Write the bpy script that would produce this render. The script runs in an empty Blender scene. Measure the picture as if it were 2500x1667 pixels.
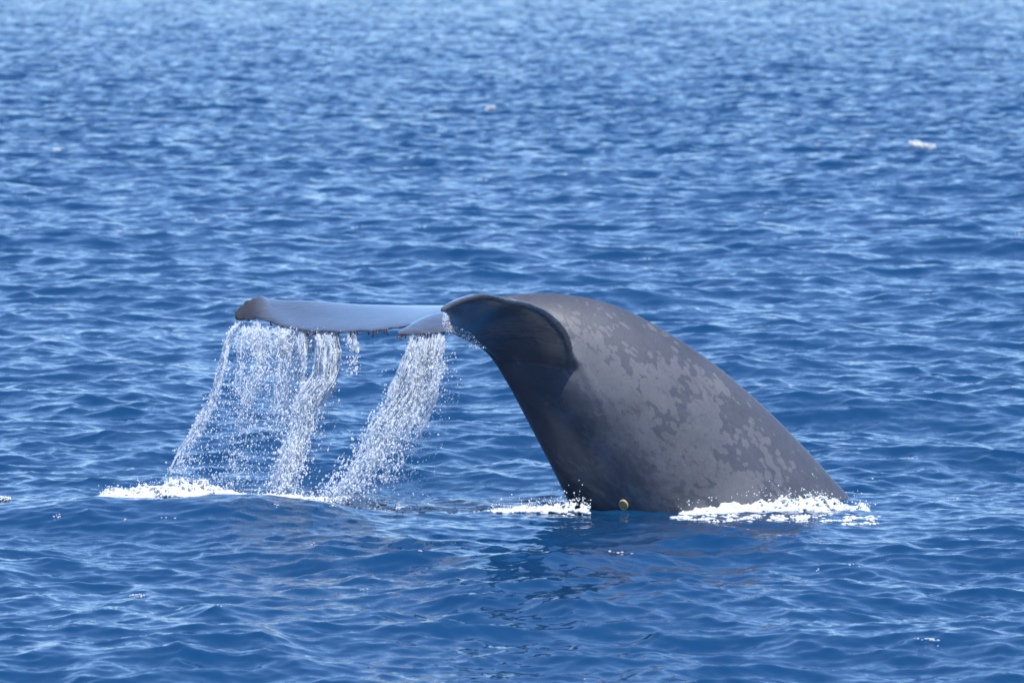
import bpy, bmesh, math
import numpy as np
from mathutils import Vector

scn = bpy.context.scene
R = math.radians

# ------------------------------------------------------------------ camera
CAM = np.array((0.0, -61.0, 6.15))
FPX = 200.0 / 36.0 * 2500.0            # focal length in photo pixels (2500 wide)
PITCH = math.atan((833.5 + 150.0) / FPX)
cam_d = bpy.data.cameras.new('camera')
cam = bpy.data.objects.new('camera', cam_d)
scn.collection.objects.link(cam)
cam.location = CAM
cam.rotation_euler = (math.pi / 2 - PITCH, 0, 0)
cam_d.lens = 200.0
cam_d.sensor_width = 36.0
cam_d.clip_start = 1.0
cam_d.clip_end = 30000.0
cam_d.dof.use_dof = True
cam_d.dof.focus_distance = 60.8
cam_d.dof.aperture_fstop = 3.2
scn.camera = cam

# ------------------------------------------------------------------ sky and sun
SUN_EL, SUN_AZ = R(58.0), R(146.0)      # azimuth from +Y (away from the camera) towards +X
sun_vec = Vector((math.sin(SUN_AZ) * math.cos(SUN_EL), math.cos(SUN_AZ) * math.cos(SUN_EL), math.sin(SUN_EL)))
world = bpy.data.worlds.new('World')
scn.world = world
world.use_nodes = True
wn = world.node_tree
bg = wn.nodes['Background']
sky = wn.nodes.new('ShaderNodeTexSky')
sky.sky_type = 'NISHITA'
sky.sun_disc = False
sky.sun_elevation = SUN_EL
sky.sun_rotation = SUN_AZ
sky.air_density = 1.0
sky.dust_density = 0.0
sky.ozone_density = 6.0
tint = wn.nodes.new('ShaderNodeMix')            # the photograph's cool white balance
tint.data_type = 'RGBA'
tint.blend_type = 'MULTIPLY'
tint.inputs[0].default_value = 1.0
tint.inputs[7].default_value = (0.69, 0.855, 1.11, 1)
even = wn.nodes.new('ShaderNodeGamma')           # an even, clear blue sky with little glare at the horizon
even.inputs[1].default_value = 0.76
wn.links.new(sky.outputs[0], even.inputs[0])
wn.links.new(even.outputs[0], tint.inputs[6])
wn.links.new(tint.outputs[2], bg.inputs[0])
bg.inputs[1].default_value = 0.15
sl = bpy.data.lights.new('sun', 'SUN')
sl.energy = 3.2
sl.angle = R(0.53)
sl.color = (1.0, 0.975, 0.94)
so = bpy.data.objects.new('sun', sl)
scn.collection.objects.link(so)
so.rotation_euler = sun_vec.to_track_quat('Z', 'Y').to_euler()
so.location = (20, -40, 60)

vs = scn.view_settings
vs.view_transform = 'Standard'
vs.look = 'None'
vs.exposure = 1.0
vs.gamma = 1.0
vs.use_curve_mapping = False
scn.cycles.use_denoising = True
scn.cycles.max_bounces = 8
scn.cycles.transmission_bounces = 6
scn.cycles.transparent_max_bounces = 12
scn.cycles.sample_clamp_indirect = 6.0

# ------------------------------------------------------------------ helpers
rng = np.random.default_rng(7)
_cp, _sp = math.cos(PITCH), math.sin(PITCH)


def W(px, py, Y):
    """photo pixel + world depth Y -> world point"""
    a = (px - 1250.0) / FPX
    b = -(py - 833.5) / FPX
    d = np.array((a, _cp + b * _sp, -_sp + b * _cp))
    return CAM + d * ((Y - CAM[1]) / d[1])


def WZ(px, py, z=0.0):
    """photo pixel on the horizontal plane z"""
    a = (px - 1250.0) / FPX
    b = -(py - 833.5) / FPX
    d = np.array((a, _cp + b * _sp, -_sp + b * _cp))
    return CAM + d * ((z - CAM[2]) / d[2])


def catmull(pts, n):
    """resample a polyline of any-dimensional points smoothly to n points"""
    p = np.asarray(pts, float)
    m = len(p)
    t = np.linspace(0, m - 1, n)
    i = np.clip(t.astype(int), 0, m - 2)
    u = (t - i)[:, None]
    g = lambda j: p[np.clip(j, 0, m - 1)]
    p0, p1, p2, p3 = g(i - 1), g(i), g(i + 1), g(i + 2)
    p0 = np.where((i == 0)[:, None], 2 * p1 - p2, p0)
    p3 = np.where((i == m - 2)[:, None], 2 * p2 - p1, p3)
    return 0.5 * (2 * p1 + (p2 - p0) * u + (2 * p0 - 5 * p1 + 4 * p2 - p3) * u ** 2 + (3 * p1 - p0 - 3 * p2 + p3) * u ** 3)


def mesh_np(name, verts, faces, smooth=True):
    """mesh from numpy arrays; faces is (n,3) or (n,4) int"""
    me = bpy.data.meshes.new(name)
    verts = np.ascontiguousarray(verts, dtype=np.float32)
    faces = np.ascontiguousarray(faces, dtype=np.int32)
    k = faces.shape[1]
    me.vertices.add(len(verts))
    me.vertices.foreach_set('co', verts.ravel())
    me.loops.add(faces.size)
    me.loops.foreach_set('vertex_index', faces.ravel())
    me.polygons.add(len(faces))
    me.polygons.foreach_set('loop_start', np.arange(0, faces.size, k, dtype=np.int32))
    me.polygons.foreach_set('loop_total', np.full(len(faces), k, dtype=np.int32))
    if smooth:
        me.polygons.foreach_set('use_smooth', np.ones(len(faces), dtype=bool))
    me.update(calc_edges=True)
    me.validate()
    return me


def link(name, me, mat=None, parent=None, **props):
    o = bpy.data.objects.new(name, me)
    scn.collection.objects.link(o)
    if mat:
        me.materials.append(mat)
    if parent:
        o.parent = parent
    for k, v in props.items():
        o[k] = v
    return o


def remeshed(name, verts_faces, voxel, smooth_it=0, factor=0.5):
    """union of closed meshes by voxel remesh; returns a new mesh"""
    bm = bmesh.new()
    for v, f in verts_faces:
        vs_ = [bm.verts.new(c) for c in v]
        for q in f:
            try:
                bm.faces.new([vs_[i] for i in q])
            except ValueError:
                pass
    bmesh.ops.recalc_face_normals(bm, faces=bm.faces)
    me = bpy.data.meshes.new(name + '_raw')
    bm.to_mesh(me)
    bm.free()
    return remesh_me(name, me, voxel, smooth_it, factor)


def remesh_me(name, me, voxel, smooth_it=0, factor=0.5):
    o = bpy.data.objects.new(name + '_raw', me)
    scn.collection.objects.link(o)
    m = o.modifiers.new('r', 'REMESH')
    m.mode = 'VOXEL'
    m.voxel_size = voxel
    if smooth_it:
        s = o.modifiers.new('s', 'SMOOTH')
        s.iterations = smooth_it
        s.factor = factor
    dg = bpy.context.evaluated_depsgraph_get()
    out = bpy.data.meshes.new_from_object(o.evaluated_get(dg))
    out.name = name
    bpy.data.objects.remove(o)
    bpy.data.meshes.remove(me)
    out.polygons.foreach_set('use_smooth', np.ones(len(out.polygons), dtype=bool))
    return out


def ico(sub):
    bm = bmesh.new()
    bmesh.ops.create_icosphere(bm, subdivisions=sub, radius=1.0)
    v = np.array([x.co[:] for x in bm.verts])
    f = np.array([[a.index for a in x.verts] for x in bm.faces])
    bm.free()
    return v, f


ICO1, ICO2 = ico(1), ico(2)


def blobs(centres, radii, base=ICO1, stretch=None, axis=None, jitter=0.0):
    """many little closed balls as one vertex/face pair"""
    v, f = base
    n = len(centres)
    vv = v[None, :, :] * np.asarray(radii)[:, None, None]
    if jitter:
        vv = vv * (1 + rng.normal(0, jitter, (n, len(v), 1)))
    if stretch is not None:
        ax = np.asarray(axis)
        d = (vv * ax[:, None, :]).sum(2, keepdims=True)
        vv = vv + ax[:, None, :] * d * (np.asarray(stretch)[:, None, None] - 1)
    vv = vv + np.asarray(centres)[:, None, :]
    ff = f[None] + (np.arange(n) * len(v))[:, None, None]
    return vv.reshape(-1, 3), ff.reshape(-1, 3)


def tube(path, radii, sides=5):
    p = np.asarray(path)
    n = len(p)
    t = np.gradient(p, axis=0)
    t /= np.linalg.norm(t, axis=1)[:, None] + 1e-9
    a = np.cross(t, (0.3, 1, 0.1))
    a /= np.linalg.norm(a, axis=1)[:, None] + 1e-9
    b = np.cross(t, a)
    th = np.linspace(0, 2 * math.pi, sides, endpoint=False)
    V = p[:, None, :] + np.asarray(radii)[:, None, None] * (np.cos(th)[None, :, None] * a[:, None, :] + np.sin(th)[None, :, None] * b[:, None, :])
    i = np.arange(n - 1)[:, None] * sides
    k = np.arange(sides)[None, :]
    k1 = (k + 1) % sides
    F = np.stack((i + k, i + k1, i + sides + k1, i + sides + k), -1).reshape(-1, 4)
    return V.reshape(-1, 3), F


def mat(name):
    m = bpy.data.materials.new(name)
    m.use_nodes = True
    return m, m.node_tree, m.node_tree.nodes['Principled BSDF']


def N(nt, t, **kw):
    n = nt.nodes.new(t)
    for k, v in kw.items():
        setattr(n, k, v)
    return n


def math_n(nt, op, a, b=None, c=None, clamp=False):
    n = nt.nodes.new('ShaderNodeMath')
    n.operation = op
    n.use_clamp = clamp
    for i, x in enumerate((a, b, c)):
        if x is None:
            continue
        if isinstance(x, (int, float)):
            n.inputs[i].default_value = x
        else:
            nt.links.new(x, n.inputs[i])
    return n.outputs[0]


def vmath(nt, op, a, b=None):
    n = nt.nodes.new('ShaderNodeVectorMath')
    n.operation = op
    for i, x in enumerate((a, b)):
        if x is None:
            continue
        if isinstance(x, (tuple, list)):
            n.inputs[i].default_value = x
        else:
            nt.links.new(x, n.inputs[i])
    return n.outputs[0]


def noise(nt, vec, scale, detail=2.0, rough=0.5, distort=0.0):
    n = nt.nodes.new('ShaderNodeTexNoise')
    n.inputs['Scale'].default_value = scale
    n.inputs['Detail'].default_value = detail
    n.inputs['Roughness'].default_value = rough
    n.inputs['Distortion'].default_value = distort
    nt.links.new(vec, n.inputs['Vector'])
    return n


def ramp(nt, fac, stops):
    n = nt.nodes.new('ShaderNodeValToRGB')
    el = n.color_ramp.elements
    while len(el) < len(stops):
        el.new(0.5)
    for e, (p, c) in zip(el, stops):
        e.position = p
        e.color = c if len(c) == 4 else (*c, 1)
    nt.links.new(fac, n.inputs[0])
    return n.outputs[0]


def mixc(nt, fac, a, b):
    n = nt.nodes.new('ShaderNodeMix')
    n.data_type = 'RGBA'
    for s, x in ((n.inputs[0], fac), (n.inputs[6], a), (n.inputs[7], b)):
        if isinstance(x, (int, float)):
            s.default_value = x
        elif isinstance(x, tuple):
            s.default_value = (*x, 1) if len(x) == 3 else x
        else:
            nt.links.new(x, s)
    return n.outputs[2]


# ------------------------------------------------------------------ materials
def make_sea_mat():
    m, nt, p = mat('sea_water')
    L = nt.links
    geo = N(nt, 'ShaderNodeNewGeometry')
    att = N(nt, 'ShaderNodeAttribute', attribute_name='ripple')
    pos = geo.outputs['Position']
    nrm = geo.outputs['Normal']

    def layer(scale, size, amp, detail=2.0):
        q = vmath(nt, 'MULTIPLY', pos, scale)
        n = noise(nt, q, size, detail, 0.55)
        d = vmath(nt, 'SUBTRACT', n.outputs['Color'], (0.5, 0.5, 0.5))
        return vmath(nt, 'MULTIPLY', d, amp)

    a = layer((0.6, 1.0, 1.0), 18.0, (0.17, 0.22, 0.0), 4.0)      # hand-wide ripples everywhere
    b = layer((0.55, 0.9, 1.0), 2.8, (2.0, 2.9, 0.0), 4.0)      # small waves where the sheet is coarse
    bs = N(nt, 'ShaderNodeVectorMath', operation='SCALE')
    L.new(b, bs.inputs[0])
    L.new(att.outputs['Fac'], bs.inputs['Scale'])
    s = vmath(nt, 'ADD', nrm, a)
    s = vmath(nt, 'ADD', s, bs.outputs[0])
    s = vmath(nt, 'NORMALIZE', s)
    L.new(s, p.inputs['Normal'])
    big = noise(nt, pos, 0.02, 2.0)
    col = mixc(nt, big.outputs['Fac'], (0.003, 0.033, 0.090), (0.005, 0.040, 0.108))
    L.new(col, p.inputs['Base Color'])
    p.inputs['Roughness'].default_value = 0.06
    p.inputs['IOR'].default_value = 1.333
    return m


def make_skin_mat():
    m, nt, p = mat('whale_skin')
    L = nt.links
    tc = N(nt, 'ShaderNodeTexCoord')
    pos = tc.outputs['Object']
    mp = N(nt, 'ShaderNodeMapping')
    # run the mottling along the slope of the back
    mp.inputs['Rotation'].default_value = (0, R(-42), 0)
    L.new(pos, mp.inputs['Vector'])
    q = vmath(nt, 'MULTIPLY', mp.outputs[0], (0.62, 1.0, 1.0))
    warp = noise(nt, q, 7.0, 4.0, 0.6)
    wv = vmath(nt, 'MULTIPLY', vmath(nt, 'SUBTRACT', warp.outputs['Color'], (0.5, 0.5, 0.5)), (0.13, 0.13, 0.13))
    qw = vmath(nt, 'ADD', q, wv)
    blot = noise(nt, qw, 3.2, 4.0, 0.62, 0.3)
    cell = N(nt, 'ShaderNodeTexVoronoi', feature='SMOOTH_F1')
    cell.inputs['Scale'].default_value = 13.0
    cell.inputs['Smoothness'].default_value = 0.25
    L.new(qw, cell.inputs['Vector'])
    band = N(nt, 'ShaderNodeAttribute', attribute_name='mottle')
    lobes = math_n(nt, 'MULTIPLY', math_n(nt, 'SUBTRACT', 0.42, cell.outputs['Distance']), 0.40)
    mixv = math_n(nt, 'ADD', blot.outputs['Fac'], lobes)
    mixv = math_n(nt, 'ADD', mixv, math_n(nt, 'MULTIPLY_ADD', band.outputs['Fac'], 0.30, -0.15))
    spots = ramp(nt, mixv, [(0.488, (0, 0, 0)), (0.528, (1, 1, 1))])
    # soft pale clouds and flecks lower on the flank
    cloud = noise(nt, q, 1.5, 5.0, 0.62, 0.8)
    fleck = noise(nt, vmath(nt, 'MULTIPLY', mp.outputs[0], (3.0, 7.0, 7.0)), 2.2, 5.0, 0.7, 0.5)
    fine = noise(nt, mp.outputs[0], 30.0, 5.0, 0.7)
    cl = ramp(nt, cloud.outputs['Fac'], [(0.34, (0, 0, 0)), (0.64, (1, 1, 1))])
    base = mixc(nt, cl, (0.054, 0.058, 0.076), (0.082, 0.085, 0.104))
    light = mixc(nt, cl, (0.100, 0.102, 0.118), (0.136, 0.135, 0.150))
    low = N(nt, 'ShaderNodeAttribute', attribute_name='belly')
    pale = ramp(nt, cloud.outputs['Fac'], [(0.42, (0, 0, 0)), (0.62, (1, 1, 1))])
    smudge = noise(nt, qw, 3.4, 6.0, 0.72, 0.6)
    pale2 = math_n(nt, 'MULTIPLY', pale, ramp(nt, smudge.outputs['Fac'], [(0.36, (0, 0, 0)), (0.62, (1, 1, 1))]))
    col = mixc(nt, math_n(nt, 'MULTIPLY', spots, math_n(nt, 'MULTIPLY_ADD', low.outputs['Fac'], -0.35, 0.88)), base, light)
    col = mixc(nt, math_n(nt, 'MULTIPLY', math_n(nt, 'MULTIPLY', pale2, low.outputs['Fac']), 0.8), col, (0.165, 0.172, 0.205))
    dark = ramp(nt, fleck.outputs['Fac'], [(0.57, (0, 0, 0)), (0.63, (1, 1, 1))])
    col = mixc(nt, math_n(nt, 'MULTIPLY', dark, 0.45), col, (0.048, 0.050, 0.066))
    fl = N(nt, 'ShaderNodeAttribute', attribute_name='wet')
    streak = noise(nt, vmath(nt, 'MULTIPLY', pos, (2.0, 9.0, 16.0)), 2.0, 4.0, 0.65, 0.4)
    col = mixc(nt, math_n(nt, 'MULTIPLY', fl.outputs['Fac'], 0.55), col, ramp(nt, streak.outputs['Fac'], [(0.36, (0.050, 0.054, 0.066)), (0.64, (0.125, 0.130, 0.145))]))
    tp = N(nt, 'ShaderNodeAttribute', attribute_name='tip')
    col = mixc(nt, math_n(nt, 'MULTIPLY', tp.outputs['Fac'], 0.85), col, (0.042, 0.036, 0.038))  # curled tip's darker reflection put into the skin colour
    fr = ramp(nt, fine.outputs['Fac'], [(0.3, (0.80, 0.80, 0.80)), (0.7, (1.0, 1.0, 1.0))])
    mul = N(nt, 'ShaderNodeMix', data_type='RGBA', blend_type='MULTIPLY')
    mul.inputs[0].default_value = 1.0
    L.new(col, mul.inputs[6])
    L.new(fr, mul.inputs[7])
    L.new(mul.outputs[2], p.inputs['Base Color'])
    # water film on the flukes, matt drying skin on the stock
    r0 = math_n(nt, 'MULTIPLY_ADD', streak.outputs['Fac'], 0.24, 0.38)
    rr = math_n(nt, 'MULTIPLY_ADD', fl.outputs['Fac'], -0.36, r0)
    L.new(rr, p.inputs['Roughness'])
    p.inputs['IOR'].default_value = 1.36
    L.new(math_n(nt, 'MULTIPLY_ADD', fl.outputs['Fac'], 0.7, 0.3), p.inputs['Coat Weight'])
    p.inputs['Coat Roughness'].default_value = 0.20
    p.inputs['Coat IOR'].default_value = 1.38
    bmp = N(nt, 'ShaderNodeBump')
    bmp.inputs['Strength'].default_value = 0.5
    bmp.inputs['Distance'].default_value = 0.012
    h = math_n(nt, 'ADD', math_n(nt, 'MULTIPLY', math_n(nt, 'MULTIPLY', streak.outputs['Fac'], fl.outputs['Fac']), 0.8), math_n(nt, 'MULTIPLY', fine.outputs['Fac'], 0.30))
    L.new(h, bmp.inputs['Height'])
    L.new(bmp.outputs[0], p.inputs['Normal'])
    L.new(bmp.outputs[0], p.inputs['Coat Normal'])
    return m


def simple_mat(name, col, rough=0.5, ior=1.45, trans=0.0, noise_scale=None, var=0.15):
    m, nt, p = mat(name)
    p.inputs['Base Color'].default_value = (*col, 1)
    p.inputs['Roughness'].default_value = rough
    p.inputs['IOR'].default_value = ior
    p.inputs['Transmission Weight'].default_value = trans
    if noise_scale:
        tc = N(nt, 'ShaderNodeTexCoord')
        n = noise(nt, tc.outputs['Object'], noise_scale, 4.0)
        a = tuple(c * (1 - var) for c in col)
        b = tuple(min(1, c * (1 + var)) for c in col)
        nt.links.new(mixc(nt, n.outputs['Fac'], a, b), p.inputs['Base Color'])
    return m


M_SEA = make_sea_mat()
M_SKIN = make_skin_mat()
M_FOAM = simple_mat('sea_foam', (0.58, 0.60, 0.615), 0.55, 1.33, 0.0, 25.0, 0.06)
M_DROP = simple_mat('water_drop', (0.93, 0.94, 0.95), 0.15, 1.40, 0.0, 60.0, 0.04)
_nt = M_DROP.node_tree                      # aerated water lets light through to its far side
_tr = N(_nt, 'ShaderNodeBsdfTranslucent')
_tr.inputs[0].default_value = (0.90, 0.95, 1.0, 1)
_mx = N(_nt, 'ShaderNodeMixShader')
_mx.inputs[0].default_value = 0.55
_nt.links.new(_nt.nodes['Principled BSDF'].outputs[0], _mx.inputs[1])
_nt.links.new(_tr.outputs[0], _mx.inputs[2])
_t0 = N(_nt, 'ShaderNodeBsdfTransparent')
_m0 = N(_nt, 'ShaderNodeMixShader')
_m0.inputs[0].default_value = 0.22
_nt.links.new(_mx.outputs[0], _m0.inputs[1])
_nt.links.new(_t0.outputs[0], _m0.inputs[2])
_nt.links.new(_m0.outputs[0], _nt.nodes['Material Output'].inputs[0])
M_SHEET = M_DROP.copy()
M_SHEET.name = 'water_sheet'
_nt = M_SHEET.node_tree                     # thin running sheets are partly clear
_tp = N(_nt, 'ShaderNodeBsdfTransparent')
_m2 = N(_nt, 'ShaderNodeMixShader')
_tcs = N(_nt, 'ShaderNodeTexCoord')
_ns = noise(_nt, vmath(_nt, 'MULTIPLY', _tcs.outputs['Object'], (1.0, 1.0, 0.5)), 38.0, 3.0, 0.6)
_nt.links.new(ramp(_nt, _ns.outputs['Fac'], [(0.35, (0.0, 0.0, 0.0)), (0.65, (0.75, 0.75, 0.75))]), _m2.inputs[0])
_old = _nt.nodes['Material Output'].inputs[0].links[0].from_socket
_nt.links.new(_old, _m2.inputs[1])
_nt.links.new(_tp.outputs[0], _m2.inputs[2])
_nt.links.new(_m2.outputs[0], _nt.nodes['Material Output'].inputs[0])
M_BARN = simple_mat('barnacle_flesh', (0.045, 0.022, 0.026), 0.25, 1.4, 0.0, 30.0, 0.3)
M_DISC = simple_mat('tan_disc', (0.34, 0.25, 0.10), 0.4, 1.45, 0.0, 70.0, 0.35)
M_RIM = simple_mat('pale_rim', (0.36, 0.29, 0.16), 0.5, 1.45, 0.0, 50.0, 0.2)

# ------------------------------------------------------------------ the sea
def wave_tile(n, size, lmin, lmax, power, ang, spread, slope, seed):
    g = np.random.default_rng(seed)
    k1 = np.fft.fftfreq(n, size / n) * 2 * np.pi
    kx, ky = np.meshgrid(k1, k1, indexing='ij')
    k = np.hypot(kx, ky)
    k[0, 0] = 1e-6
    amp = k ** (-power / 2)
    lam = 2 * np.pi / k
    amp = amp * np.exp(-(lam / lmax) ** 3) * np.exp(-(lmin / lam) ** 3)
    amp[0, 0] = 0
    th = np.arctan2(ky, kx) - ang
    amp = amp * (spread + (1 - spread) * np.clip(np.cos(th), 0, 1) ** 2)
    H = amp * (g.normal(size=(n, n)) + 1j * g.normal(size=(n, n)))
    f = lambda a: np.real(np.fft.ifft2(a)).astype(np.float32)
    s = np.sqrt((f(1j * kx * H) ** 2 + f(1j * ky * H) ** 2).mean())
    H *= slope / s
    return dict(n=n, size=size, h=f(H), dx=f(1j * kx / k * H), dy=f(1j * ky / k * H))


def sample(t, key, x, y):
    n, d = t['n'], t['size'] / t['n']
    u, v = x / d, y / d
    i, j = np.floor(u), np.floor(v)
    fu, fv = (u - i).astype(np.float32), (v - j).astype(np.float32)
    i, j = i.astype(np.int64) % n, j.astype(np.int64) % n
    i1, j1 = (i + 1) % n, (j + 1) % n
    a = t[key]
    return (a[i, j] * (1 - fu) * (1 - fv) + a[i1, j] * fu * (1 - fv) + a[i, j1] * (1 - fu) * fv + a[i1, j1] * fu * fv)


WIND = R(-108)
T_BIG = wave_tile(1024, 137.0, 1.6, 9.0, 4.0, WIND - 0.2, 0.25, 0.085, 3)
T_MID = wave_tile(2048, 53.0, 0.40, 1.7, 3.8, WIND, 0.46, 0.150, 11)
T_FINE = wave_tile(1024, 11.3, 0.10, 0.42, 3.8, WIND + 0.4, 0.50, 0.145, 23)


def smooth01(x):
    x = np.clip(x, 0, 1)
    return x * x * (3 - 2 * x)


# local lift of the surface beside the whale: the crest the foam rides on
CREST_PX = [(-300, 1250), (0, 1232), (150, 1222), (230, 1214), (300, 1217), (400, 1216), (540, 1208), (620, 1207), (700, 1215), (780, 1226), (860, 1242), (950, 1256), (1100, 1272)]
CREST = np.array([(W(a, b, -0.9)[0], max(0.0, W(a, b, -0.9)[2] - 0.012)) for a, b in CREST_PX])


def lift(x, y):
    c = np.interp(x, CREST[:, 0], CREST[:, 1], left=CREST[0, 1], right=0)
    c = c * np.exp(-(np.minimum(x - CREST[0, 0], 0) / 2.0) ** 2)
    yy = y + 0.9
    dip = -0.045 * np.exp(-((x - 1.3) / 0.9) ** 2) * np.exp(-((y + 0.1) / 0.9) ** 2)      # trough against the flank
    return dip + c * np.where(yy < 0, np.exp(-(yy / 1.0) ** 2), np.exp(-(yy / 1.3) ** 2))


def calm(x, y):
    return 1 - 0.60 * np.exp(-((y + 0.2) / 2.4) ** 2) * np.exp(-((x) / 9.0) ** 4)


def sea_disp(x, y, cell):
    wf = 1 - smooth01((cell - 0.07) / 0.20)
    wm = 1 - smooth01((cell - 0.40) / 1.2)
    wb = 1 - smooth01((cell - 1.6) / 5.0)
    c = calm(x, y)
    wb = wb * (c * 1.6 - 0.6)
    z = sample(T_BIG, 'h', x, y) * wb * c + sample(T_MID, 'h', x, y) * wm * c + sample(T_FINE, 'h', x, y) * wf
    dx = sample(T_BIG, 'dx', x, y) * wb * c + sample(T_MID, 'dx', x, y) * wm * c + sample(T_FINE, 'dx', x, y) * wf
    dy = sample(T_BIG, 'dy', x, y) * wb * c + sample(T_MID, 'dy', x, y) * wm * c + sample(T_FINE, 'dy', x, y) * wf
    return 1.1 * dx, 1.1 * dy, z + lift(x, y), wf


def sea_z(x, y):
    x, y = np.asarray(x, float), np.asarray(y, float)
    return sea_disp(x, y, np.full(x.shape, 0.05))[2]


def build_sea():
    r = [2.0]
    while r[-1] < 9000:
        d = r[-1]
        if d < 42:
            s = max(0.05, (42 - d) * 0.12)
        elif d < 58:
            s = 0.05
        else:
            s = 0.05 * (d / 58) ** 1.33
            if d > 700:
                s *= (d / 700) ** 3
        r.append(d + s)
    r = np.array(r)
    fine = np.linspace(-R(6.4), R(6.4), 296)
    step = fine[1] - fine[0]
    out = []
    a = R(6.4)
    while a < math.pi:
        step *= 1.25
        a += step
        if a < math.pi - 0.02:
            out.append(a)
    out = np.array(out)
    th = np.concatenate((-out[::-1], fine, out))
    dth = np.gradient(th)
    rr, tt = np.meshgrid(r, th, indexing='ij')
    cell = np.maximum(np.gradient(r)[:, None], 0 * tt)
    cell = np.maximum(cell, rr * dth[None, :])
    x = CAM[0] + rr * np.sin(tt)
    y = CAM[1] + rr * np.cos(tt)
    dx, dy, z, wf = sea_disp(x, y, cell)
    co = np.stack((x + dx, y + dy, z), -1).reshape(-1, 3)
    nr, nt_ = rr.shape
    i = np.arange(nr - 1)[:, None] * nt_
    j = np.arange(nt_)[None, :]
    j1 = (j + 1) % nt_                      # close the ring behind the camera
    f = np.stack((i + j, i + j1, i + nt_ + j1, i + nt_ + j), -1).reshape(-1, 4)
    me = mesh_np('sea', co, f[:, ::-1])
    at = me.attributes.new('ripple', 'FLOAT', 'POINT')
    at.data.foreach_set('value', (1 - wf).astype(np.float32).ravel())
    print('sea quads', len(f), 'rows', nr, 'cols', nt_)
    return link('sea', me, M_SEA, kind='structure', label='choppy deep blue open sea')


SEA = build_sea()

# ------------------------------------------------------------------ the whale
LAT = np.array((0.30, -0.954, 0.0))       # towards the near flank


def whale_sections():
    # dorsal px, ventral px, axis depth Y, half width, widest place (0 back .. 1 belly), keel sharpness
    S = [
        (1092, 772, 1090, 806, -0.30, 0.05, 0.50, 1.0),
        (1125, 748, 1118, 822, -0.20, 0.13, 0.50, 1.2),
        (1170, 732, 1160, 842, -0.08, 0.22, 0.52, 1.25),
        (1235, 721, 1200, 874, 0.05, 0.30, 0.55, 1.25),
        (1330, 715, 1240, 936, 0.15, 0.40, 0.57, 1.25),
        (1430, 725, 1275, 1000, 0.28, 0.50, 0.58, 1.22),
        (1530, 756, 1305, 1057, 0.42, 0.58, 0.58, 1.18),
        (1640, 816, 1337, 1117, 0.58, 0.66, 0.58, 1.12),
        (1750, 892, 1370, 1180, 0.74, 0.74, 0.59, 1.06),
        (1858, 985, 1402, 1243, 0.90, 0.82, 0.60, 1.0),
        (1958, 1085, 1442, 1312, 1.06, 0.90, 0.60, 0.96),
        (2048, 1184, 1492, 1390, 1.22, 0.98, 0.60, 0.94),
        (2125, 1268, 1555, 1480, 1.38, 1.04, 0.58, 0.92),
        (2200, 1355, 1650, 1580, 1.52, 1.06, 0.56, 0.92),
    ]
    return catmull(S, 110)


def build_body():
    secs = whale_sections()
    K = 64
    V = []
    for s in secs:
        D = W(s[0], s[1], s[4])
        Vn = W(s[2], s[3], s[4])
        w, f, e = s[5], s[6], s[7]
        g = math.log(f) / math.log(0.5)
        for k in range(K):
            th = 2 * math.pi * k / K
            vv = ((1 - math.cos(th)) / 2) ** g
            sn = math.sin(th)
            lat = math.copysign(abs(sn) ** e, sn) * w
            V.append(D + (Vn - D) * vv + LAT * lat)
    V = np.array(V)
    F = []
    n = len(secs)
    for i in range(n - 1):
        for k in range(K):
            k1 = (k + 1) % K
            F.append((i * K + k, i * K + k1, (i + 1) * K + k1, (i + 1) * K + k))
    F.append(tuple(range(K))[::-1])
    F.append(tuple((n - 1) * K + k for k in range(K)))
    return V, F


def lobe(Lp, Tp, thick, camber, n=70, m=26, edge=0.012, nick=0.0):
    """closed blade between a leading-edge and a trailing-edge curve (px, py, Y)"""
    Lw = np.array([W(*p) for p in catmull(Lp, n)])
    Tw = np.array([W(*p) for p in catmull(Tp, n)])
    if nick:
        w_ = nick * (0.6 * np.sin(np.arange(n) * 0.55) + 0.5 * np.sin(np.arange(n) * 1.31 + 1) + rng.normal(0, 0.45, n))
        Tw = Tw + (Tw - Lw) / np.linalg.norm(Tw - Lw, axis=1)[:, None] * w_[:, None]
    tk = np.interp(np.linspace(0, 1, n), np.linspace(0, 1, len(thick)), thick)
    cb = np.interp(np.linspace(0, 1, n), np.linspace(0, 1, len(camber)), camber)
    mid = (Lw + Tw) / 2
    span = np.gradient(mid, axis=0)
    V = []
    c = (1 - np.cos(np.linspace(0, math.pi, m))) / 2
    prof = np.sqrt(np.clip(c, 0, 1)) * (1 - c) ** 0.75 * 2.05
    for i in range(n):
        ch = Tw[i] - Lw[i]
        nr = np.cross(ch, span[i])
        nr /= (np.linalg.norm(nr) + 1e-9)
        if nr[2] < 0:
            nr = -nr
        line = Lw[i] + np.outer(c, ch) + np.outer(np.sin(c * math.pi) * cb[i], nr)
        t = np.maximum(prof * tk[i], 0) + edge * np.sin(np.clip(c * 1.0, 0, 1) * math.pi) ** 0.3
        up = line + np.outer(t, nr)
        dn = line - np.outer(t, nr)
        V.append(np.vstack((up, dn[::-1][1:-1])))
    K = len(V[0])
    V = np.vstack(V)
    F = []
    for i in range(n - 1):
        for k in range(K):
            k1 = (k + 1) % K
            F.append((i * K + k, i * K + k1, (i + 1) * K + k1, (i + 1) * K + k))
    F.append(tuple(range(K))[::-1])
    F.append(tuple((n - 1) * K + k for k in range(K)))
    return V, F


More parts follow.
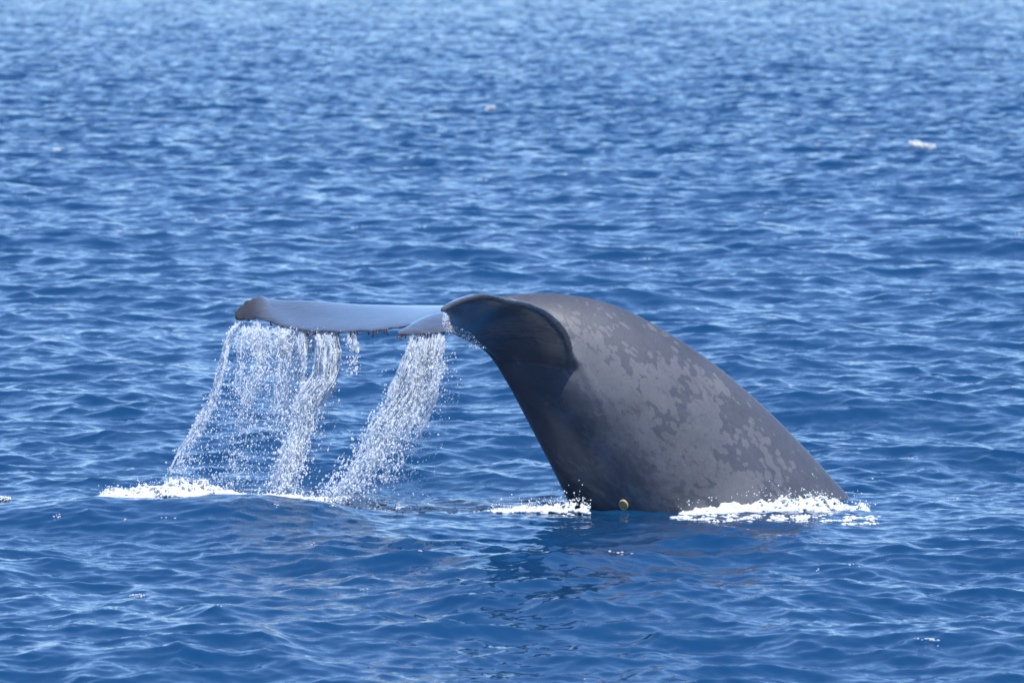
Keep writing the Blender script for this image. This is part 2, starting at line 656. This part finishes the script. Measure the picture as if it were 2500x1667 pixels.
FAR_L = [(1260, 775, 0.45), (1170, 752, 0.95), (1070, 750, 1.35), (980, 748, 1.55), (880, 745, 1.75), (790, 738, 1.90), (730, 734, 1.98), (685, 733, 2.02),
         (655, 729, 1.90), (635, 722, 1.72), (612, 731, 1.58), (592, 748, 1.52), (576, 766, 1.50)]
FAR_T = [(1180, 815, -0.20), (1120, 800, -0.30), (1050, 788, -0.28), (985, 799, -0.15), (920, 808, 0.00), (850, 811, 0.18), (790, 811, 0.38), (735, 807, 0.60),
         (690, 797, 0.85), (650, 784, 1.10), (620, 779, 1.27), (594, 787, 1.38), (570, 773, 1.46)]
NEAR_L = [(1480, 975, 0.65), (1440, 925, 0.22), (1404, 868, -0.34), (1382, 812, -0.74), (1340, 768, -1.15), (1290, 744, -1.45), (1240, 735, -1.75), (1190, 723, -2.05),
          (1150, 727, -2.25), (1110, 740, -2.45), (1076, 757, -2.62)]
NEAR_T = [(1300, 960, 0.60), (1270, 930, 0.40), (1235, 895, 0.12), (1200, 865, -0.16), (1165, 845, -0.45), (1135, 828, -0.80), (1112, 815, -1.20), (1100, 797, -1.65),
          (1096, 780, -2.05), (1090, 768, -2.35), (1074, 759, -2.60)]
FLAP_L = [(1190, 775, 0.55), (1110, 764, 0.32), (1062, 768, 0.16), (1015, 786, -0.08), (972, 813, -0.50)]
FLAP_T = [(1190, 845, -0.25), (1110, 815, -0.50), (1070, 813, -0.60), (1020, 817, -0.66), (970, 817, -0.64)]


def build_whale():
    root = bpy.data.objects.new('blue_whale', None)
    scn.collection.objects.link(root)
    base = W(1700, 1250, 0.9)
    root.location = base
    root['label'] = 'dark grey mottled whale tail arching out of the sea with dripping flukes'
    root['category'] = 'whale'
    parts = [build_body(),
             lobe(FAR_L, FAR_T, [0.06, 0.05, 0.045, 0.04, 0.034, 0.030, 0.024], [0.0, 0.0, -0.02, -0.04, -0.04, -0.02, 0.03], n=110, nick=0.03),
             lobe(NEAR_L, NEAR_T, [0.10, 0.12, 0.11, 0.085, 0.06, 0.04, 0.018], [0.0, 0.02, 0.07, 0.09, 0.07, 0.04, 0.0]),
             lobe(FLAP_L, FLAP_T, [0.05, 0.04, 0.03, 0.015], [0, 0, 0, 0], n=30)]
    for a, b, yy_, r_ in ((604, 741, 1.52, 0.045), (592, 755, 1.49, 0.050), (616, 752, 1.47, 0.045), (604, 766, 1.44, 0.040), (586, 771, 1.45, 0.030), (628, 742, 1.55, 0.045)):
        parts.append((ICO2[0] * r_ * np.array((1.2, 0.8, 0.9)) + W(a, b, yy_), [tuple(q) for q in ICO2[1]]))
    lip = np.array([W(*p) for p in catmull(NEAR_L, 90)[20:]]) + np.array((0, 0, 0.012))
    lr = np.interp(np.linspace(0, 1, len(lip)), (0, 0.12, 0.6, 0.9, 1), (0.014, 0.022, 0.021, 0.015, 0.008))
    tv, tf = tube(lip, lr, 10)
    tf = [tuple(q) for q in tf] + [tuple(range(10))[::-1], tuple(len(tv) - 10 + k for k in range(10))]
    parts.append((tv, tf))
    # the lip runs on as a soft ridge down the flank
    from mathutils.bvhtree import BVHTree
    bvh = BVHTree.FromPolygons([tuple(v) for v in parts[0][0]], parts[0][1])
    rp, rr_ = [], []
    for (a, b), r_, k_ in zip(((1390, 838), (1404, 868), (1422, 905), (1448, 948), (1480, 1000), (1510, 1050)), (0.045, 0.07, 0.11, 0.16, 0.20, 0.20), (0.70, 0.76, 0.86, 0.94, 1.02, 1.15)):
        d_ = (Vector(W(a, b, 0)) - Vector(CAM)).normalized()
        h_ = bvh.ray_cast(Vector(CAM), d_)[0]
        if h_ is not None:
            rp.append(np.array(h_) + np.array(d_) * r_ * k_)
            rr_.append(r_)
    rp = catmull(rp, 60)
    tv, tf = tube(rp, np.interp(np.linspace(0, 1, 60), np.linspace(0, 1, len(rr_)), rr_), 14)
    tf = [tuple(q) for q in tf] + [tuple(range(14))[::-1], tuple(len(tv) - 14 + k for k in range(14))]
    parts.append((tv, tf))
    parts = [(v - base, f) for v, f in parts]
    me = remeshed('body', parts, 0.020, 7, 0.5)
    # where the skin is mottled and where a film of water runs
    n = len(me.vertices)
    co = np.empty(n * 3, np.float32)
    me.vertices.foreach_get('co', co)
    co = co.reshape(-1, 3) + base
    rel = co - CAM
    fw = rel[:, 1] * _cp - rel[:, 2] * _sp
    px = 1250 + FPX * rel[:, 0] / fw
    py = 833.5 - FPX * (rel[:, 1] * _sp + rel[:, 2] * _cp) / fw
    secs = whale_sections()
    best = np.full(n, 1e9)
    frac = np.zeros(n)
    for s in secs:
        dv = np.array((s[2] - s[0], s[3] - s[1]))
        ln = np.hypot(*dv)
        ex, ey = px - s[0], py - s[1]
        perp = np.abs(ex * dv[1] - ey * dv[0]) / ln
        fr = (ex * dv[0] + ey * dv[1]) / ln ** 2
        b_ = perp < best
        best[b_] = perp[b_]
        frac[b_] = fr[b_]
    along = smooth01((px - 1300) / 160.0)
    mott = along * smooth01((frac + 0.06) / 0.40) * (1 - 0.75 * smooth01((frac - 0.55) / 0.2))
    belly = along * smooth01((frac - 0.35) / 0.3)
    tip = 1 - smooth01((px - 612) / 40.0)  # mask for the shade painted on the far fluke tip
    wet = np.maximum(smooth01((-0.35 - co[:, 1]) / 0.35) * (px < 1480), 1 - smooth01((px - 1150) / 70.0))
    for nm, val in (('mottle', mott), ('belly', belly), ('wet', wet), ('tip', tip)):
        a = me.attributes.new(nm, 'FLOAT', 'POINT')
        a.data.foreach_set('value', val.astype(np.float32))
    body = link('body', me, M_SKIN, root, label='grey mottled whale tail stock with two flukes')
    print('whale polys', len(me.polygons))

    # stalked barnacles hanging from the trailing edge
    def stalk(L, r, bend):
        m_ = 7
        V, F = [], []
        for i in range(9):
            t = i / 8
            c = np.array((bend * t * t, 0, -L * t + 0.012))
            rad = r * (0.55 + 0.9 * t ** 1.5) * (1 if i < 8 else 0.35)
            for k in range(m_):
                a = 2 * math.pi * k / m_
                V.append(c + rad * np.array((math.cos(a), math.sin(a), 0)))
        for i in range(8):
            for k in range(m_):
                F.append((i * m_ + k, i * m_ + (k + 1) % m_, (i + 1) * m_ + (k + 1) % m_, (i + 1) * m_ + k))
        return mesh_np('stalked_barnacle', np.array(V), np.array(F))
    kinds = []
    for a_ in ((0.05, 0.008, 0.01), (0.075, 0.009, -0.02), (0.06, 0.011, -0.03), (0.04, 0.008, 0.02)):
        k_ = stalk(*a_)
        k_.materials.append(M_BARN)
        kinds.append(k_)
    ft = np.array(catmull(FAR_T, 400))
    fl = np.array(catmull(FLAP_T, 200))
    spots = [748, 756, 770, 805, 826, 856, 864, 870, 900, 912, 920, 932, 938, 944, 660, 690]
    for i, sx in enumerate(spots):
        q = ft[np.argmin(abs(ft[:, 0] - sx))]
        o = bpy.data.objects.new('stalked_barnacle', kinds[i % 4])
        scn.collection.objects.link(o)
        o.parent = root
        o.location = W(*q) - base
        o.rotation_euler = (0, rng.uniform(-0.4, 0.4), rng.uniform(0, 6))
    for i, sx in enumerate((974, 978, 984, 990, 1026, 1036, 1044, 1052, 1064, 1084)):
        q = fl[np.argmin(abs(fl[:, 0] - sx))]
        o = bpy.data.objects.new('stalked_barnacle', kinds[(i + 1) % 4])
        scn.collection.objects.link(o)
        o.parent = root
        o.location = W(*q) - base
        o.rotation_euler = (0, rng.uniform(-0.4, 0.4), rng.uniform(0, 6))
    return root, body, base


whale, body, WBASE = build_whale()


def body_hit(px, py):
    bpy.context.view_layer.update()
    o = Vector(CAM)
    d = (Vector(W(px, py, 0)) - o).normalized()
    mi = body.matrix_world.inverted()
    ok, loc, nr, _ = body.ray_cast(mi @ o, (mi.to_3x3() @ d).normalized())
    return ok, np.array(body.matrix_world @ loc), np.array(nr)


ok, hp, hn = body_hit(1523, 1231)
print('disc hit', ok, hp, hn)
if ok:
    # low oval disc with a raised pale rim, stuck on the flank by the water
    def turned(profile, m_=28):
        V, F = [], []
        for r_, z_ in profile:
            for k in range(m_):
                a = 2 * math.pi * k / m_
                V.append((r_ * math.cos(a) * 1.2, r_ * math.sin(a) * 0.95, z_))
        for i in range(len(profile) - 1):
            for k in range(m_):
                F.append((i * m_ + k, i * m_ + (k + 1) % m_, (i + 1) * m_ + (k + 1) % m_, (i + 1) * m_ + k))
        return np.array(V), np.array(F)
    rot = Vector(hn).to_track_quat('Z', 'X')
    v, f = turned([(0.040, 0.0), (0.040, 0.014), (0.03, 0.019), (0.012, 0.022), (0.0005, 0.022)])
    d = link('disc', mesh_np('disc', v, f), M_DISC, whale, label='tan oval disc stuck on the flank')
    v, f = turned([(0.056, -0.01), (0.055, 0.016), (0.049, 0.026), (0.041, 0.024), (0.038, 0.008)])
    e = link('rim', mesh_np('rim', v, f), M_RIM, d)
    d.location = hp - WBASE
    d.rotation_mode = 'QUATERNION'
    d.rotation_quaternion = rot

# ------------------------------------------------------------------ foam
def foam(name, prof, y0, y1, dens, label, rmin=0.009, rmax=0.032, group='foam thrown up around the whale', voxel=0.012, spray=120):
    """froth between a traced top and bottom edge: prof rows are (px, py top, py bottom)"""
    prof = np.array(prof, float)
    n = int(dens * (prof[-1, 0] - prof[0, 0]))
    px = rng.uniform(prof[0, 0], prof[-1, 0], n)
    Y = y0 + (y1 - y0) * rng.beta(1.2, 1.0, n)
    top = np.interp(px, prof[:, 0], prof[:, 1])
    bot = np.interp(px, prof[:, 0], prof[:, 2]) + 9
    # ragged upper edge, different in every row of depth
    g = np.zeros(n)
    for fq, am in ((0.035, 0.5), (0.083, 0.45), (0.19, 0.35), (0.41, 0.25)):
        g += am * np.sin(px * fq * (1 + 0.1 * rng.random()) + Y * rng.uniform(3, 9) + rng.uniform(0, 6))
    top = top + (g - 0.15) * np.clip(0.16 * (bot - top), 2, 7)
    k = (Y - y0) / (y1 - y0)
    top = bot + (top - bot) * (0.30 + 0.70 * np.sin(k * math.pi * 0.5))
    u = rng.beta(0.9, 1.1, n)
    C = np.array([W(a, t + (b - t) * uu, yy) for a, t, b, uu, yy in zip(px, top, bot, u, Y)])
    rad = rmin + (rmax - rmin) * rng.beta(1.0, 1.6, n)
    v, f = blobs(C, rad * (0.45 + 0.75 * u), ICO1, jitter=0.2)
    me = remesh_me(name, mesh_np(name + '_raw', v, f), voxel, 5, 0.5)
    # flung beads above the edge
    if spray:
        px = rng.uniform(prof[0, 0], prof[-1, 0], spray)
        top = np.interp(px, prof[:, 0], prof[:, 1])
        up = rng.exponential(8.0, spray)
        C = np.array([W(a, t - h + 3, yy) for a, t, h, yy in zip(px, top, up, rng.uniform(y0, y1, spray))])
        v, f = blobs(C, 0.003 + 0.010 * rng.beta(1, 2.5, spray), ICO1, jitter=0.1)
        bm = bmesh.new()
        bm.from_mesh(me)
        sm = mesh_np('t', v, f)
        bm.from_mesh(sm)
        for p in bm.faces:
            p.smooth = True
        bm.to_mesh(me)
        bm.free()
        bpy.data.meshes.remove(sm)
    print(name, len(me.polygons))
    return link(name, me, M_FOAM, kind='stuff', label=label, category='foam', group=group)


foam('foam', [(228, 1212, 1216), (260, 1194, 1226), (285, 1187, 1228), (310, 1196, 1228), (340, 1182, 1228), (380, 1180, 1226), (410, 1166, 1224), (435, 1163, 1222),
              (460, 1172, 1220), (500, 1172, 1220), (530, 1182, 1220), (565, 1198, 1220), (610, 1205, 1219)],
     -0.55, 0.25, 26, 'thick white foam heap on a wave crest under the outer fluke tip')
foam('foam', [(600, 1204, 1218), (680, 1207, 1219), (740, 1210, 1230), (775, 1208, 1240), (840, 1208, 1252), (880, 1206, 1258), (905, 1220, 1262), (930, 1234, 1264), (955, 1248, 1264)],
     -0.65, 0.25, 26, 'low white foam strip where the water streams fall into the sea')
foam('foam', [(1195, 1243, 1244), (1250, 1238, 1242), (1300, 1234, 1242), (1345, 1226, 1242), (1370, 1228, 1244), (1400, 1218, 1246), (1425, 1224, 1246), (1442, 1238, 1246)],
     -0.15, 0.15, 4, 'small frothy splash against the belly side of the whale', spray=200)
foam('foam', [(1655, 1246, 1252), (1690, 1226, 1256), (1730, 1220, 1258), (1780, 1213, 1258), (1840, 1208, 1262), (1900, 1207, 1262), (1960, 1206, 1262), (2010, 1208, 1264), (2040, 1222, 1266), (2075, 1234, 1268),
              (2100, 1226, 1270), (2118, 1232, 1272), (2142, 1256, 1270)],
     -0.05, 0.65, 30, 'long white foam band where the whale back enters the sea', spray=220)

def sea_hit(px, py):
    o = Vector(CAM)
    d = (Vector(W(px, py, 0)) - o).normalized()
    ok_, loc, _, _ = SEA.ray_cast(o, d)
    return np.array(loc) if ok_ else WZ(px, py)


# whitecaps far out
for px, py, w, h, lab in ((2255, 362, 66, 24, 'largest white whitecap on the far sea'), (1197, 266, 26, 11, 'small whitecap on the far sea beyond the whale tail'),
                          (2110, 52, 14, 8, 'faint whitecap farthest out near the top of the sea'), (138, 368, 20, 7, 'small whitecap far out on the outer fluke tip side'),
                          (1995, 355, 12, 6, 'tiny whitecap beside the largest one'), (1175, 440, 8, 5, 'tiny whitecap straight beyond the tail stock'),
                          (5, 1220, 50, 14, 'low whitecap beside the thick foam heap')):
    c = sea_hit(px, py)
    dist = np.linalg.norm(c - CAM)
    s = dist / FPX
    n = 220
    lx, ly = rng.uniform(-0.8, 0.8, 7), rng.uniform(-0.8, 0.8, 7)
    li = rng.integers(0, 7, n)
    ang = rng.uniform(0, 2 * math.pi, n)
    q = np.sqrt(rng.uniform(0, 1, n))
    X = c[0] + (lx[li] + 0.45 * q * np.cos(ang)) * w * 0.45 * s
    Yy = c[1] + (ly[li] + 0.45 * q * np.sin(ang)) * w * 0.4 * s
    q = np.clip(q * (0.5 + 0.5 * (li % 3) / 2), 0, 1)
    zb = sea_disp(X, Yy, np.full(n, 0.05 * max(1.0, dist / 58) ** 1.3))[2]
    z = zb + (1 - q * q) * h * 0.55 * s * rng.uniform(0, 1, n)
    v, f = blobs(np.stack((X, Yy, z), 1), rng.uniform(0.02, 0.055, n) * w * s, ICO1, jitter=0.15)
    link('whitecap', mesh_np('whitecap', v, f), M_FOAM, kind='stuff', label=lab, category='whitecap', group='whitecaps on the open sea')

# thin broken wash on the surface
def wash(rows, n, label):
    P = np.array(rows, float)
    px = rng.uniform(P[0, 0], P[-1, 0], n)
    py = np.interp(px, P[:, 0], P[:, 1]) + rng.normal(0, 1, n) * np.interp(px, P[:, 0], P[:, 2])
    keep = (np.sin(px * 0.11) + np.sin(px * 0.047 + py * 0.5) + np.sin(py * 0.9 + px * 0.02)) > rng.normal(0.4, 0.5, n)
    C = np.array([WZ(a, b, 0.0) for a, b in zip(px[keep], py[keep])])
    C[:, 2] = sea_z(C[:, 0], C[:, 1]) + 0.002
    m_ = len(C)
    v, f = blobs(C, rng.uniform(0.006, 0.018, m_), ICO1, stretch=rng.uniform(1.0, 3.0, m_), axis=np.tile((1.0, 0.0, 0.0), (m_, 1)), jitter=0.2)
    link('foam', mesh_np('foam', v, f), M_FOAM, kind='stuff', label=label, category='foam', group='foam thrown up around the whale')


wash([(900, 1238, 5), (980, 1246, 5), (1080, 1246, 3), (1200, 1243, 3), (1330, 1240, 5), (1430, 1246, 4)], 1500, 'thin broken wash between the falling streams and the whale')
wash([(1640, 1258, 3), (1800, 1264, 5), (1980, 1266, 5), (2150, 1268, 4)], 900, 'thin broken wash in front of the long foam band')

# sun glints on the crests, built as clusters of small white beads
for px, py, n in ((330, 1452, 22), (345, 1456, 12), (140, 1262, 14), (420, 1264, 6), (300, 1268, 6), (670, 1236, 8), (815, 1237, 10), (1500, 1352, 9), (1530, 1350, 5), (2268, 1566, 26), (2280, 1572, 14),
                  (2245, 1570, 8), (2330, 1218, 9), (2222, 1118, 7), (2140, 1172, 6), (880, 1438, 7), (1430, 1660, 5), (2090, 1380, 6), (1020, 1345, 5), (1700, 1660, 6), (120, 1530, 4), (540, 1480, 4), (760, 1330, 4),
                  (1990, 1395, 6), (1640, 500, 3), (1880, 522, 6), (1090, 440, 5), (860, 558, 6), (550, 528, 5), (480, 537, 5), (292, 566, 7), (45, 560, 5), (2490, 572, 5), (1028, 558, 5), (1585, 632, 4), (1176, 440, 6)):
    c = sea_hit(px, py)
    s_ = np.linalg.norm(c - CAM) / FPX
    n = max(2, int(n * 0.6))
    X = c[0] + rng.normal(0, 8, n) * s_
    Yy = c[1] + rng.normal(0, 0.03, n)
    z = sea_z(X, Yy) if c[1] < 120 else np.full(n, c[2])
    z = np.maximum(z, c[2] - 0.01) + 0.002
    v, f = blobs(np.stack((X, Yy, z), 1), rng.uniform(0.7, 1.9, n) * s_, ICO1, stretch=rng.uniform(1.2, 2.6, n), axis=np.tile((1.0, 0.0, 0.0), (n, 1)), jitter=0.1)
    link('glint_fleck', mesh_np('glint_fleck', v, f), M_DROP, kind='stuff', label='tiny bright sun glint on a wave crest, built as beads', category='bubbles', group='sun glint flecks on wave crests')

# ------------------------------------------------------------------ falling water
def stream(path, y, w0, w1, strands, drops, label, reach=0.6, rdrop=(0.0045, 0.017), wander=0.5, group='water streaming off the fluke', gather=0.5):
    """a falling stream: wavering threads of water that bead and break up on the way down"""
    P = catmull([(a, b) for a, b in path], 160)
    t = np.linspace(0, 1, 160)
    seg = np.concatenate(([0], np.cumsum(np.hypot(*np.diff(P, axis=0).T))))
    total = seg[-1]
    wid = w0 + (w1 - w0) * t ** 1.2
    vs_, fs_, fm_, off = [], [], [], 0
    BC, BR = [], []
    # threads bunch into a few bundles across the stream
    bun = rng.uniform(-0.9, 0.9, max(2, int(3 + strands / 30)))
    for s in range(strands):
        a0 = rng.uniform(0, 0.06) if rng.random() < 0.55 else rng.uniform(0, 1.1 * reach)
        a1 = min(1.0, a0 + rng.uniform(0.15, 0.75) * reach)
        m_ = max(10, int((a1 - a0) * total / 4.0))
        tt = np.linspace(a0, a1, m_)
        x0 = np.interp(tt, t, P[:, 0])
        y0 = np.interp(tt, t, P[:, 1])
        ww = np.interp(tt, t, wid)
        o = rng.choice(bun) * gather + rng.uniform(-1, 1) * (1 - gather * 0.75)
        ph = rng.uniform(0, 6, 3)
        wob = wander * (0.20 * np.sin(tt * 15 + ph[0]) + 0.12 * np.sin(tt * 38 + ph[1]))
        x = x0 + ww * 0.5 * (o + wob)
        dep = y + rng.normal(0, 0.06) + 0.03 * np.sin(tt * 20 + ph[2])
        p3 = np.array([W(a, b, d) for a, b, d in zip(x, y0, dep)])
        kind_ = rng.random()
        if kind_ < (0.16 if w0 > 150 else 0.26):
            # a thin ragged sheet
            half = rng.uniform(0.008, 0.030) * (0.5 + 0.5 * np.abs(np.sin(np.arange(m_) * rng.uniform(0.05, 0.2) + ph[1])) + 0.35 * rng.random(m_))
            half *= np.minimum(1, np.minimum(np.linspace(0.1, 5, m_), np.linspace(3, 0.03, m_)))
            tw = 0.8 * np.sin(np.arange(m_) * 0.12 + ph[0])
            v, f = tube(p3, np.maximum(half, 0.0008), 6)
            v = v.reshape(m_, 6, 3)
            d_ = v - p3[:, None, :]
            d_[:, :, 1] *= 0.12
            d_[:, :, 1] += d_[:, :, 0] * tw[:, None]
            d_ += rng.normal(0, 0.0022, d_.shape)
            v = (p3[:, None, :] + d_).reshape(-1, 3)
            vs_.append(v)
            fs_.append(np.concatenate((f[:, [0, 1, 2]], f[:, [0, 2, 3]])) + off)
            fm_.append(np.ones(len(f) * 2, np.int32))
            off += len(v)
        elif kind_ < 0.85:
            rad = rng.uniform(0.002, 0.0060) * (0.55 + 0.6 * np.abs(np.sin(np.arange(m_) * rng.uniform(0.3, 0.9) + ph[1])) + 0.35 * rng.random(m_))
            rad *= np.minimum(1, np.minimum(np.linspace(0, 8, m_), np.linspace(5, 0.05, m_)))
            v, f = tube(p3, np.maximum(rad, 0.0006))
            vs_.append(v)
            fs_.append(np.concatenate((f[:, [0, 1, 2]], f[:, [0, 2, 3]])) + off)
            fm_.append(np.zeros(len(f) * 2, np.int32))
            off += len(v)
        keep = rng.random(m_) < 0.10 + 0.55 * tt
        k_ = keep.sum()
        sp = 0.005 + 0.022 * tt[keep]
        c = p3[keep] + rng.normal(0, 1, (k_, 3)) * sp[:, None]
        BC.append(c)
        BR.append(rdrop[0] * 0.7 + (rdrop[1] - rdrop[0]) * rng.beta(1.0, 3.2, k_))
    td = rng.beta(1.7, 1.0, drops)
    xx = np.interp(td, t, P[:, 0]) + np.interp(td, t, wid) * 0.5 * rng.normal(0, 0.6, drops)
    yy = np.interp(td, t, P[:, 1]) + rng.normal(0, 6, drops)
    BC.append(np.array([W(a, b, d) for a, b, d in zip(xx, yy, y + rng.normal(0, 0.14, drops))]))
    BR.append(rdrop[0] + (rdrop[1] - rdrop[0]) * rng.beta(1.0, 3.0, drops))
    C, rad = np.vstack(BC), np.concatenate(BR)
    nb = len(C)
    ax = np.stack((rng.normal(-0.25, 0.25, nb), rng.normal(0, 0.2, nb), np.full(nb, -1.0)), 1)
    ax /= np.linalg.norm(ax, axis=1)[:, None]
    v, f = blobs(C, rad, ICO1, stretch=rng.uniform(0.9, 1.9, nb), axis=ax, jitter=0.08)
    vs_.append(v)
    fs_.append(f + off)
    fm_.append(np.zeros(len(f), np.int32))
    me = mesh_np('water_stream', np.vstack(vs_), np.vstack(fs_))
    me.materials.append(M_DROP)
    me.materials.append(M_SHEET)
    me.polygons.foreach_set('material_index', np.concatenate(fm_))
    print('stream', len(me.polygons))
    return link('water_stream', me, None, kind='stuff', label=label, category='water stream', group=group)


def drops_in(name, poly_rows, y, n, label, rr=(0.0045, 0.014)):
    """loose drops between a left and a right outline; rows are (py, px left, px right)"""
    P = np.array(poly_rows, float)
    py = rng.uniform(P[0, 0], P[-1, 0], n)
    a = np.interp(py, P[:, 0], P[:, 1])
    b = np.interp(py, P[:, 0], P[:, 2])
    # clustered: drops come in little swarms
    u = np.clip(rng.uniform(0, 1, n) + 0.08 * np.sin(py * 0.11 + rng.uniform(0, 1, n)), 0, 1)
    px = a + (b - a) * u
    C = np.array([W(p_, q_, d_) for p_, q_, d_ in zip(px, py, y + rng.normal(0, 0.3, n))])
    rad = rr[0] + (rr[1] - rr[0]) * rng.beta(1.0, 3.5, n)
    ax = np.stack((rng.normal(-0.2, 0.3, n), rng.normal(0, 0.2, n), np.full(n, -1.0)), 1)
    ax /= np.linalg.norm(ax, axis=1)[:, None]
    v, f = blobs(C, rad, ICO1, stretch=rng.uniform(0.8, 1.8, n), axis=ax, jitter=0.08)
    return link(name, mesh_np(name, v, f), M_DROP, kind='stuff', label=label, category='water drops')


stream([(590, 783), (562, 815), (548, 870), (534, 930), (515, 985), (488, 1040), (455, 1100), (430, 1160)], 1.45, 12, 46, 50, 500,
       'thin water stream arcing off the curled fluke tip', reach=0.75)
stream([(632, 780), (640, 850), (630, 920), (612, 985), (594, 1050), (575, 1120), (560, 1180)], 1.2, 46, 80, 60, 520, 'thin broken water stream inward of the curled fluke tip', reach=0.5)
stream([(603, 786), (596, 850), (588, 930), (590, 980)], 1.35, 26, 34, 16, 130, 'short sparse water strand beside the curled fluke tip', reach=0.6)
stream([(690, 800), (697, 860), (694, 930), (688, 1000), (670, 1060)], 0.85, 44, 60, 60, 380, 'narrow beaded water stream under the outer half of the fluke', reach=0.55)
stream([(738, 808), (738, 880), (733, 950), (722, 1010)], 0.6, 30, 40, 40, 200, 'straight thin water stream beside the widest outer stream', reach=0.7)
stream([(800, 812), (803, 850), (795, 910), (772, 955), (748, 1000), (735, 1050), (718, 1100), (705, 1150), (690, 1205)], 0.4, 62, 84, 260, 1300,
       'widest bent water stream falling from the middle of the far fluke', reach=0.75)
stream([(862, 812), (858, 850), (862, 885), (855, 910)], 0.15, 30, 34, 20, 90, 'very short drip cluster under the bare stretch of fluke edge', reach=0.6)
stream([(1034, 815), (1020, 870), (998, 930), (978, 985), (952, 1030), (928, 1080), (893, 1130), (860, 1175), (830, 1212)], -0.6, 62, 120, 300, 2200,
       'broad slanting water stream falling from beside the fluke notch', reach=0.62)
stream([(1070, 812), (1062, 870), (1050, 930), (1030, 990), (1000, 1060), (970, 1120), (945, 1180)], -0.6, 44, 90, 110, 900,
       'loose water stream of drops next to the tail stock', reach=0.45)
stream([(708, 796), (702, 850), (690, 930), (668, 1060)], 0.78, 210, 230, 150, 400, 'thin ragged water curtain hanging from the fluke edge', reach=0.6, gather=0.75)
drops_in('falling_drops', [(800, 590, 830), (900, 545, 820), (1000, 510, 830), (1100, 450, 800), (1200, 420, 760)], 0.9, 3000,
         'scattered falling drops under the outer half of the far fluke')
drops_in('falling_drops', [(860, 1000, 1110), (950, 940, 1130), (1050, 880, 1090), (1150, 800, 1060), (1240, 740, 1060)], -0.5, 1300,
         'scattered falling drops around the slanting stream beside the notch')
drops_in('falling_drops', [(758, 1082, 1100), (790, 1080, 1105), (815, 1085, 1150), (850, 1150, 1190)], -1.6, 420,
         'fine dark spray clinging along the near fluke trailing edge', (0.003, 0.008))
